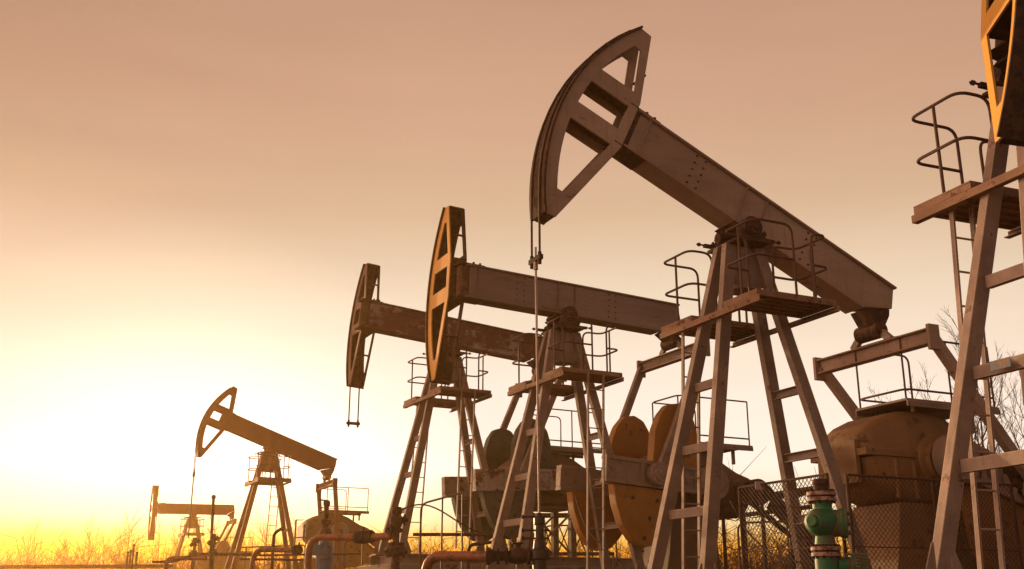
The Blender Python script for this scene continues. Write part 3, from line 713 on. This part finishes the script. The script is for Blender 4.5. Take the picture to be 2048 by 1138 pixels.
# ------------------------------------------------------------------ pipes
def pipe(pts, r, label, mt='pipe', fil=.3, flanges=(), cat='pipe', name='bent_pipe'):
    t = thing(name, V(pts[0]), 0, label, cat)
    o = V(pts[0]); P_ = [V(q) - o for q in pts]
    mb = MB(); mb.tube(P_, r, 16, fil); mb.build('pipe_run', M_[mt], t)
    for (q, d, n) in flanges:
        mb = MB(); q = V(q) - o; d = V(d).normalized()
        prof = []
        x = 0
        for k in range(n):
            prof += [(x, r * .95), (x, r * 1.75), (x + r * .5, r * 1.75), (x + r * .5, r * .95)]
            if k % 2: prof += [(x + r * .9, r * 1.5), (x + r * 1.6, r * 1.9), (x + r * 2.3, r * 1.5)]; x += r * 2.6
            else: x += r * .95
        mb.lathe(q, d, prof, 18)
        if n > 1:
            mb.cyl(q + d * r * 2.6 + V((0, 0, r)), q + d * r * 2.6 + V((0, 0, 2.9 * r)), r * .35, 8)
        mb.build('valve', M_['darkrust'], t)
    return t
D = 12.3
e1 = W(985, 1113, 11.75)
pipe([W(852, 1200, D) * 1, W(852, 1112, D), e1], .056, 'thick red brown bent pipe leading to the black wellhead', fil=.22)
D = 18.0
a1 = W(618, 1180, D); a1.z = 0.0
pipe([a1, W(618, 1074, D), W(722, 1075, 17.4), W(784, 1072, 16.9)], .056, 'red brown pipe rising before the blue wellhead and running right to a valve', fil=.3,
     flanges=[(W(714, 1075, 17.45), W(784, 1072, 16.9) - W(714, 1075, 17.45), 4)])
D = 22.0
a1 = W(506, 1180, D); a1.z = 0
pipe([a1, W(506, 1099, D), W(598, 1100, 21.3)], .052, 'red brown pipe bending to the right beside the far pumpjack tower', fil=.3, flanges=[(W(590, 1100, 21.4), W(598, 1100, 21.3) - W(590, 1100, 21.4), 2)])
D = 24.0
a1 = W(541, 1180, D); a1.z = 0
pipe([a1, W(548, 1066, D), W(566, 1056, D)], .035, 'narrow brown gooseneck pipe behind the tower leg of the far pumpjack', 'rust', fil=.25)
D = 28.0
a1 = W(333, 1200, D); a1.z = 0
pipe([a1, W(333, 1119, D), W(352, 1116, D), W(412, 1116, 27.5)], .06, 'short red brown bent pipe at the foot of the farthest pumpjack', fil=.2)
pipe([W(305, 1124, 27), W(345, 1124, 27), W(390, 1108, 27), W(520, 1109, 26)], .035, 'thin brown pipe crossing behind the green tinted wellhead', 'rust', fil=.2, name='thin_pipe')
pipe([W(480, 1118, 23.5), W(608, 1120, 23)], .025, 'thin straight pipe low behind the far tower legs, lower of two', 'rust', name='thin_pipe')
pipe([W(484, 1111, 24.5), W(720, 1108, 24)], .022, 'thin straight pipe low behind the far tower legs, upper of two', 'rust', name='thin_pipe')
pipe([W(826, 1069, 19.5), W(1010, 1069, 19.5)], .03, 'straight brown pipe running level behind the rusty pumpjack tower', 'rust', name='thin_pipe')
pipe([W(936, 1138, 19), W(938, 1090, 19), W(985, 1084, 19)], .03, 'small elbow pipe low between the two tower legs of the rusty pumpjack', 'rust', fil=.1)
pipe([W(1440, 1008, 21), W(1660, 975, 18.6)], .075, 'dark thick pipe crossing behind the chain link fence, upper of two', 'darkrust', name='thick_pipe')
pipe([W(1440, 1036, 22), W(1650, 1010, 19.6)], .045, 'dark thinner pipe crossing behind the chain link fence, lower of two', 'darkrust', name='thick_pipe')
pipe([W(1690, 990, 18.5), W(1760, 979, 18)], .07, 'dark pipe stub seen through the fence left of the big gearbox', 'darkrust', name='thick_pipe')
pipe([W(1985, 1012, 17), W(2110, 1000, 16)], .06, 'dark pipe behind the nearest tower leg at the right edge', 'darkrust', name='thick_pipe')
# tall upright pipe at the left, far pipeline and little poles
mb = MB(); p = W(427, 1100, 26.4); mb.cyl((p.x, p.y, 0), W(427, 998, 26.4), .035, 10); q = W(427, 998, 26.4); mb.lathe(q, (0, 0, 1), [(0, .05), (.07, .055), (.1, .03)], 12)
tag(mb.build('upright_pipe', M_['rust']), 'tall thin upright pipe with a knob on top, right of the farthest pumpjack beam', 'pipe')
t = thing('pipeline', W(-60, 1134, 46), 0, 'long low dark pipeline on posts along the bottom left edge', 'pipeline'); o = W(-60, 1134, 46)
mb = MB(); mb.tube([V((0, 0, 0)), W(345, 1132, 44) - o], .075, 10); mb.build('pipe_run', M_['darkrust'], t)
for px in (70, 220, 330):
    q = W(px, 1134, 46 - 2 * (px + 60) / 405); mb = MB(); mb.cyl(q - o - V((0, 0, .07)), V((q.x, q.y, 0)) - o, .05, 8); mb.build('post', M_['darkrust'], t)
for px, py, lab in ((268, 1092, 'tallest of four thin dark stakes by the pipeline'), (256, 1106, 'leftmost of four thin dark stakes by the pipeline'), (274, 1107, 'rightmost of four thin dark stakes by the pipeline'), (262, 1103, 'stake between the leftmost and the tallest dark stake by the pipeline')):
    q = W(px, py, 42); mb = MB(); mb.cyl((q.x, q.y, 0), q, .04, 7); mb.lathe(q, (0, 0, 1), [(0, .06), (.06, .06), (.07, .02)], 8)
    tag(mb.build('stake', M_['darkrust']), lab, 'stake', 'dark stakes by the far pipeline')

# ------------------------------------------------------------------ fences
def chain_link(t, p0, p1, z0, z1, s=.062, r=.0036):
    p0 = V((p0[0], p0[1], 0)); p1 = V((p1[0], p1[1], 0)); d = (p1 - p0); w_ = d.length; d.normalize(); nrm = V((-d.y, d.x, 0)) * .003
    h = z1 - z0; mb = MB(); n = int((w_ + h) / s) + 1
    for sg in (1, -1):
        for k in range(n):
            c = k * s - (h if sg > 0 else 0)
            a0, b0, a1, b1 = c, 0.0, c + sg * h, h
            if sg < 0: a0, a1 = c, c - h
            # clip to 0..w_
            def at(a): return b0 + (a - a0) / (a1 - a0) * (b1 - b0)
            lo, hi = max(0, min(a0, a1)), min(w_, max(a0, a1))
            if hi - lo < 1e-3: continue
            q0 = p0 + d * lo + nrm * sg + V((0, 0, z0 + at(lo))); q1 = p0 + d * hi + nrm * sg + V((0, 0, z0 + at(hi)))
            mb.tube([q0, q1], r, 4)
    return mb.build('chain_link_mesh', M_['wire'], t)
def fence(label, p0, p1, z1, posts, sags=()):
    t = thing('chain_link_fence', (0, 0, 0), 0, label, 'fence', 'chain link fence panels between the pumps')
    p0 = V(p0); p1 = V(p1)
    chain_link(t, p0, p1, .05, z1 - .01)
    mb = MB(); mb.tube([V((p0.x, p0.y, z1)), V((p1.x, p1.y, z1))], .014, 7)
    mb.build('top_rail', M_['wire'], t)
    for k in (.35, .68): mb = MB(); mb.tube([V((p0.x, p0.y, z1 * k)), V((p1.x, p1.y, z1 * k))], .006, 5); mb.build('tension_wire', M_['wire'], t)
    for f in posts:
        q = p0.lerp(p1, f); mb = MB(); mb.cyl((q.x, q.y + .02, 0), (q.x, q.y + .02, z1 + .01), .019, 10); mb.build('post', M_['wire'], t)
    return t
zt = 1.265 + CAMZ
f1 = fence('chain link fence panel left of the green wellhead, rising to the right', (2.63, 12.34), (3.26, 11.0), zt, (0, 1.0))
pl = MB(); q = V((2.63, 12.34, 0)).lerp(V((3.26, 11.0, 0)), .24)
pl.box((q.x - .05, q.y - .04, zt - .06), (q.x + .05, q.y - .034, zt + .03)); pl.build('tin_plate', M_['white'], f1)
fence('chain link fence panel right of the green wellhead, in front of the big gearbox', (3.48, 11.05), (5.65, 12.07), zt, (0, .5, 1.0))
fence('chain link fence panel behind the nearest tower leg at the right edge', (5.9, 11.9), (7.6, 12.7), zt - .05, (0, 1.0))
# old wire fences: thin posts with arms and strands, behind the pumps
def wire_fence(label, pts, h, strands, arm=True, group='old wire fences behind the pumps'):
    t = thing('wire_fence', (0, 0, 0), 0, label, 'fence', group)
    for i, q in enumerate(pts):
        mb = MB(); q = V(q); mb.bar((q.x, q.y, 0), (q.x, q.y, h + random.uniform(-.1, .1)), .05, .05, up=(0, 1, 0))
        if arm: mb.bar((q.x, q.y, h - .02), (q.x + .3, q.y - .1, h + .08), .03, .03)
        mb.build('post', M_['darkrust'], t)
    for k in range(strands):
        mb = MB(); z = h * (k + 1) / (strands + .4); path = []
        for a, b in zip(pts, pts[1:]):
            for j in range(5):
                q = V((*a[:2], 0)).lerp(V((*b[:2], 0)), j / 5); path.append(V((q.x, q.y, z - .08 * sin(pi * j / 5) + random.uniform(-.02, .02))))
        path.append(V((*pts[-1][:2], z))); mb.tube(path, .009, 4); mb.build('strand', M_['wire'], t)
    return t
def G(px, D): q = W(px, 1100, D); return (q.x, q.y)
wire_fence('old wire fence with arm topped posts seen through the chain link', [G(1450, 18), G(1492, 17.5), G(1530, 17.2), G(1585, 16.8), G(1640, 16.4)], 2.55, 5)
wire_fence('old wire fence with tangled strands behind the wellhead and gearbox', [G(1690, 16.5), G(1706, 16), G(1725, 15.6)], 2.5, 6, False)
wire_fence('old wire fence beside the bare tree at the right edge', [G(1950, 17), G(1985, 16.5), G(2012, 16), G(2048, 15.6), G(2090, 15)], 2.45, 6)
wire_fence('low wire fence far behind the middle towers', [G(880, 40), G(960, 39), G(1040, 38), G(1120, 37.5), G(1200, 37), G(1290, 36), G(1380, 35)], 2.6, 4, False)
wire_fence('low wire fence behind the far tower and pipes', [G(470, 44), G(560, 43), G(650, 42), G(740, 41), G(820, 40)], 2.5, 4, False)

# hand rail frame and sagging cable at the rusty pump
t = thing('guard_rail', (0, 0, 0), 0, 'thin brown guard rail frame left of the ladder of the rusty pumpjack', 'guard rail')
mb = MB(); D = 18.6
a = W(842, 1160, D); b = W(842, 1008, D); c = W(925, 985, 18.0); d = W(885, 1130, 18.3); e = W(885, 997, 18.3)
mb.tube([V((a.x, a.y, 0)), b, c], .018, 7, .15); mb.build('rail', M_['rail'], t)
mb = MB(); mb.tube([V((e.x, e.y, .2)), e], .016, 6); mb.build('post', M_['rail'], t)
mb = MB(); c2 = W(925, 1138, 18.0); mb.tube([V((c2.x, c2.y, .2)), c], .016, 6); mb.build('post', M_['rail'], t)
mb = MB(); pth = []
A_, B_ = W(800, 1022, 17.0), W(962, 1066, 17.0)
for i in range(15):
    f = i / 14; q = A_.lerp(B_, f); q.z += .35 * sin(pi * f) * (1 - f) - .0 ; pth.append(q)
mb.tube(pth, .012, 6); tag(mb.build('cable', M_['rope']), 'dark cable drooping from the rust brown wellhead to the right', 'cable')

# pipe rack with lattice legs, small, between the middle towers
D = 30
t = thing('pipe_rack', (0, 0, 0), 0, 'small lattice pipe rack in the distance between the two middle towers', 'pipe rack')
xs = [W(px, 1100, D) for px in (1082, 1112, 1144, 1176, 1206)]
zt_, zl = W(1100, 1036, D).z, W(1100, 1108, D).z
for q in xs:
    mb = MB(); mb.bar((q.x, q.y, 0), (q.x, q.y, zt_), .08, .08, up=(0, 1, 0)); mb.build('post', M_['darkrust'], t)
for a, b in zip(xs, xs[1:]):
    mb = MB(); mb.bar((a.x + .045, a.y, zl), (b.x - .045, b.y, zt_ - .1), .035, .035, up=(0, 1, 0)); mb.bar((a.x + .045, a.y + .05, zt_ - .1), (b.x - .045, b.y + .05, zl), .035, .035, up=(0, 1, 0)); mb.build('cross_brace', M_['darkrust'], t)
mb = MB(); mb.tube([xs[0] * 1 + V((-.4, 0, zt_ - xs[0].z + .07)), xs[-1] + V((.4, 0, zt_ - xs[-1].z + .07))], .07, 10); mb.build('pipe_run', M_['rust'], t)
mb = MB(); mb.tube([V((xs[0].x - .3, xs[0].y - .1, zl)), V((xs[-1].x + .3, xs[-1].y - .1, zl))], .05, 10); mb.build('pipe_run', M_['rust'], t)

# more pipework, rails and cables low between the towers
def rail_run(label, px0, px1, D0, D1, pyt, n, r=.016, mid=True, grp='guard rails between the pumps'):
    t = thing('guard_rail', (0, 0, 0), 0, label, 'guard rail', grp)
    a = W(px0, pyt, D0); b = W(px1, pyt + 0, D1); b.z = a.z
    mb = MB(); mb.tube([V((a.x, a.y, 0)), a, b, V((b.x, b.y, 0))], r, 7, .12); mb.build('top_rail', M_['rail'], t)
    if mid:
        mb = MB(); h = a.z * .62; mb.tube([V((a.x, a.y, h)), V((b.x, b.y, h))], r * .8, 6); mb.build('middle_rail', M_['rail'], t)
    for k in range(1, n):
        q = a.lerp(b, k / n); mb = MB(); mb.tube([V((q.x, q.y, 0)), q], r * .85, 6); mb.build('post', M_['rail'], t)
    return t
rail_run('thin guard rail low behind the two leftmost pumps', 455, 610, 40, 38, 1096, 4, .03)
rail_run('thin guard rail low beside the domed gearbox of the far pumpjack', 690, 800, 26, 25, 1082, 3, .02)
rail_run('thin guard rail beneath the mustard counterweights', 1090, 1330, 24, 23, 1052, 5, .018)
rail_run('thin guard rail behind the fence and drive belt', 1475, 1625, 15.5, 15, 1046, 3, .016)
rail_run('thin guard rail at the right edge under the lower tower brace', 1935, 2090, 14.2, 13.6, 1010, 3, .016)
for pts, lab in (([W(1460, 1000, 14), W(1500, 1075, 14), W(1560, 1120, 13.6), W(1625, 1128, 13.2)], 'loose dark cable looping down behind the chain link fence'),
                 ([W(1985, 900, 12), W(1992, 1000, 12), W(2020, 1085, 11.6), W(2075, 1110, 11.4)], 'loose dark cable hanging behind the nearest tower at the right edge'),
                 ([W(1150, 990, 17.5), W(1172, 1060, 17.5), W(1215, 1100, 17.2), W(1250, 1138, 17)], 'loose dark cable below the yellow headed pump crank')):
    mb = MB(); mb.tube(pts, .011, 6, .6); tag(mb.build('cable', M_['rope']), lab, 'cable')
t = thing('frame_post', (0, 0, 0), 0, 'thin frame post with a small crossed bracket left of the domed gearbox', 'post'); q = W(592, 1040, 33)
mb = MB(); mb.tube([V((q.x, q.y, 0)), q], .03, 6); mb.build('pole', M_['rail'], t)
mb = MB(); q2 = W(614, 1040, 33); mb.tube([V((q2.x, q2.y, 0)), q2, q], .02, 6); mb.tube([W(592, 1075, 33), W(614, 1075, 33)], .02, 6); mb.build('bracket', M_['rail'], t)

# blue tin plate on the brace of the nearest tower
a = leg_pt(-1, 1, -1.69); mb = MB(); yy = .0
mb.box(tuple(L(a.x - .075, .14, -1.73)), tuple(L(a.x - .068, -.06, -1.655))); mb.build('tin_plate', M_['bluesign'], P['near']['root'])

# ------------------------------------------------------------------ bare trees and brush
def bare_tree(h, seed, spread=1.0, levels=3, r0=None):
    rnd = random.Random(seed); tr = MB(); cr = MB(); r0 = r0 or h * .011
    def grow(p, d, ln, r, lv, mb):
        pts = [V(p)]; n = 5 if lv < 2 else 3; q = V(p); dd = V(d)
        for i in range(n):
            dd = (dd + V((rnd.gauss(0, .1), rnd.gauss(0, .1), rnd.gauss(.06, .06)))).normalized(); q = q + dd * ln / n; pts.append(q.copy())
        mb.tube(pts, r, 5 if lv < 2 else 3, taper=r * (.3 if lv else .25))
        if lv >= levels: return
        k = {0: 15, 1: 7, 2: 5}[lv]
        for j in range(k):
            f = (.22 if lv == 0 else .2) + (.78) * (j + rnd.random()) / k; f = min(f, .98)
            i = min(int(f * n), n - 1); b = pts[i].lerp(pts[i + 1], f * n - i); ax = (pts[i + 1] - pts[i]).normalized()
            a = rnd.uniform(0, 2 * pi); o = ax.orthogonal().normalized(); o = Matrix.Rotation(a, 3, ax) @ o
            ang = rnd.uniform(.35, .75) * spread; nd = ax * cos(ang) + o * sin(ang)
            grow(b, nd, ln * (rnd.uniform(.32, .5) if lv == 0 else rnd.uniform(.35, .55)) * (1.15 - .55 * f), r * (1 - .75 * f) * .6 + .003, lv + 1, cr)
    grow((0, 0, 0), (rnd.gauss(0, .04), rnd.gauss(0, .04), 1), h, r0, 0, tr)
    return tr, cr
def tree_obj(h, seed, label, group, spread=1.0, r0=None):
    t = thing('bare_tree', (0, 0, 0), 0, label, 'tree', group); tr, cr = bare_tree(h, seed, spread, 3, r0)
    tr.build('trunk', M_['backlit_gold' if group else 'bark'], t); cr.build('crown', M_['backlit_gold' if group else 'bark'], t); return t
LAB, GR = 'thin bare tree in the far row along the glowing horizon', 'bare trees along the horizon'
protos = [tree_obj(9, 11 + k, LAB, GR, .75 + .12 * (k % 3)) for k in range(6)]
def copy_thing(src):
    r = src.copy(); COL.objects.link(r)
    for ch in src.children:
        c = ch.copy(); COL.objects.link(c); c.parent = r
    return r
rt = random.Random(5); px = -40; i = 0
while px < 1800:
    o = protos[i] if i < 6 else copy_thing(protos[rt.randrange(6)])
    D = rt.uniform(95, 150); q = W(px, 1150, D); o.location = (q.x, q.y, 0)
    top = rt.choice([1050, 1068, 1080, 1088, 1095, 1100, 1104]) if px < 700 else rt.choice([1070, 1085, 1095, 1100])
    hh = (1203 - top) / 2200 * D + 1; sx = hh / 9; o.scale = (sx * rt.uniform(.8, 1.1), sx * .9, sx); o.rotation_euler.z = rt.uniform(0, 6.28)
    i += 1; px += rt.uniform(14, 44)
for px, D, top, sd_, lab in ((1995, 26, 752, 91, 'tall bare tree at the right edge behind the nearest tower'), (2052, 24, 800, 92, 'bare tree half cut off by the right edge of the photo'), (1966, 30, 850, 93, 'smaller bare tree just right of the big gearbox'), (2025, 33, 790, 95, 'slender bare tree between the two tall ones at the right edge')):
    hh = (1203 - top) / 2200 * D + 1; o = tree_obj(hh, sd_, lab, None, .85, .055); q = W(px, 1150, D); o.location = (q.x, q.y, 0)

def brush(name, label, spans, n, hmin, hmax, seed, r, mt='twig', side=.35, kids=3):
    rb = random.Random(seed); mb = MB()
    for i in range(n):
        x0, x1, D0, D1 = rb.choice(spans); D = rb.uniform(D0, D1); q = W(rb.uniform(x0, x1), 1150, D); q.z = 0
        h = rb.uniform(hmin, hmax) * (1 if rb.random() < .8 else 1.35); lean = V((rb.gauss(0, side), rb.gauss(0, side), 1)).normalized()
        pts = [q, q + lean * h * .5 + V((rb.gauss(0, .06), 0, 0)) * h, q + lean * h + V((rb.gauss(0, .18), rb.gauss(0, .1), -.05)) * h]
        mb.tube(pts, r, 3, taper=r * .3)
        for k in range(kids):
            f = rb.uniform(.3, .95); b = pts[0].lerp(pts[1], f * 2) if f < .5 else pts[1].lerp(pts[2], f * 2 - 1)
            e = b + V((rb.gauss(0, .3), rb.gauss(0, .2), rb.uniform(.05, .35))) * h * .6
            mb.tube([b, e], r * .6, 3, taper=r * .2)
    o = mb.build(name, M_[mt]); tag(o, label, 'brush', None, 'stuff'); return o
brush('far_brush', 'low dry brush massed along the horizon at the left and centre', [(-60, 760, 85, 130), (-60, 760, 85, 130), (700, 1750, 70, 110)], 5200, 2.6, 5.6, 3, .042, mt='ember')
brush('near_brush', 'tangled dry brush behind the chain link fences', [(1440, 1660, 19, 32), (1440, 1660, 19, 32), (1680, 1760, 18, 26), (1920, 2080, 17, 28)], 620, 1.2, 2.9, 4, .014, side=.45, kids=5)
brush('middle_brush', 'dry stems between the towers in the middle distance', [(820, 1420, 42, 60)], 800, 1.8, 3.6, 8, .02, mt='backlit_gold')

# ------------------------------------------------------------------ the hazy air
mb = MB(); mb.box((-345, -345, -1), (345, 345, 9.5))
hm = bpy.data.materials.new('thin_dusty_air'); hm.use_nodes = True; hn = hm.node_tree
hn.nodes.remove(hn.nodes['Principled BSDF']); pv = hn.nodes.new('ShaderNodeVolumePrincipled')
pv.inputs['Color'].default_value = (1, .6, .22, 1); pv.inputs['Density'].default_value = HAZE; pv.inputs['Anisotropy'].default_value = .72
hn.links.new(pv.outputs[0], hn.nodes['Material Output'].inputs['Volume'])
tag(mb.build('haze', hm), None, None, None, 'stuff')
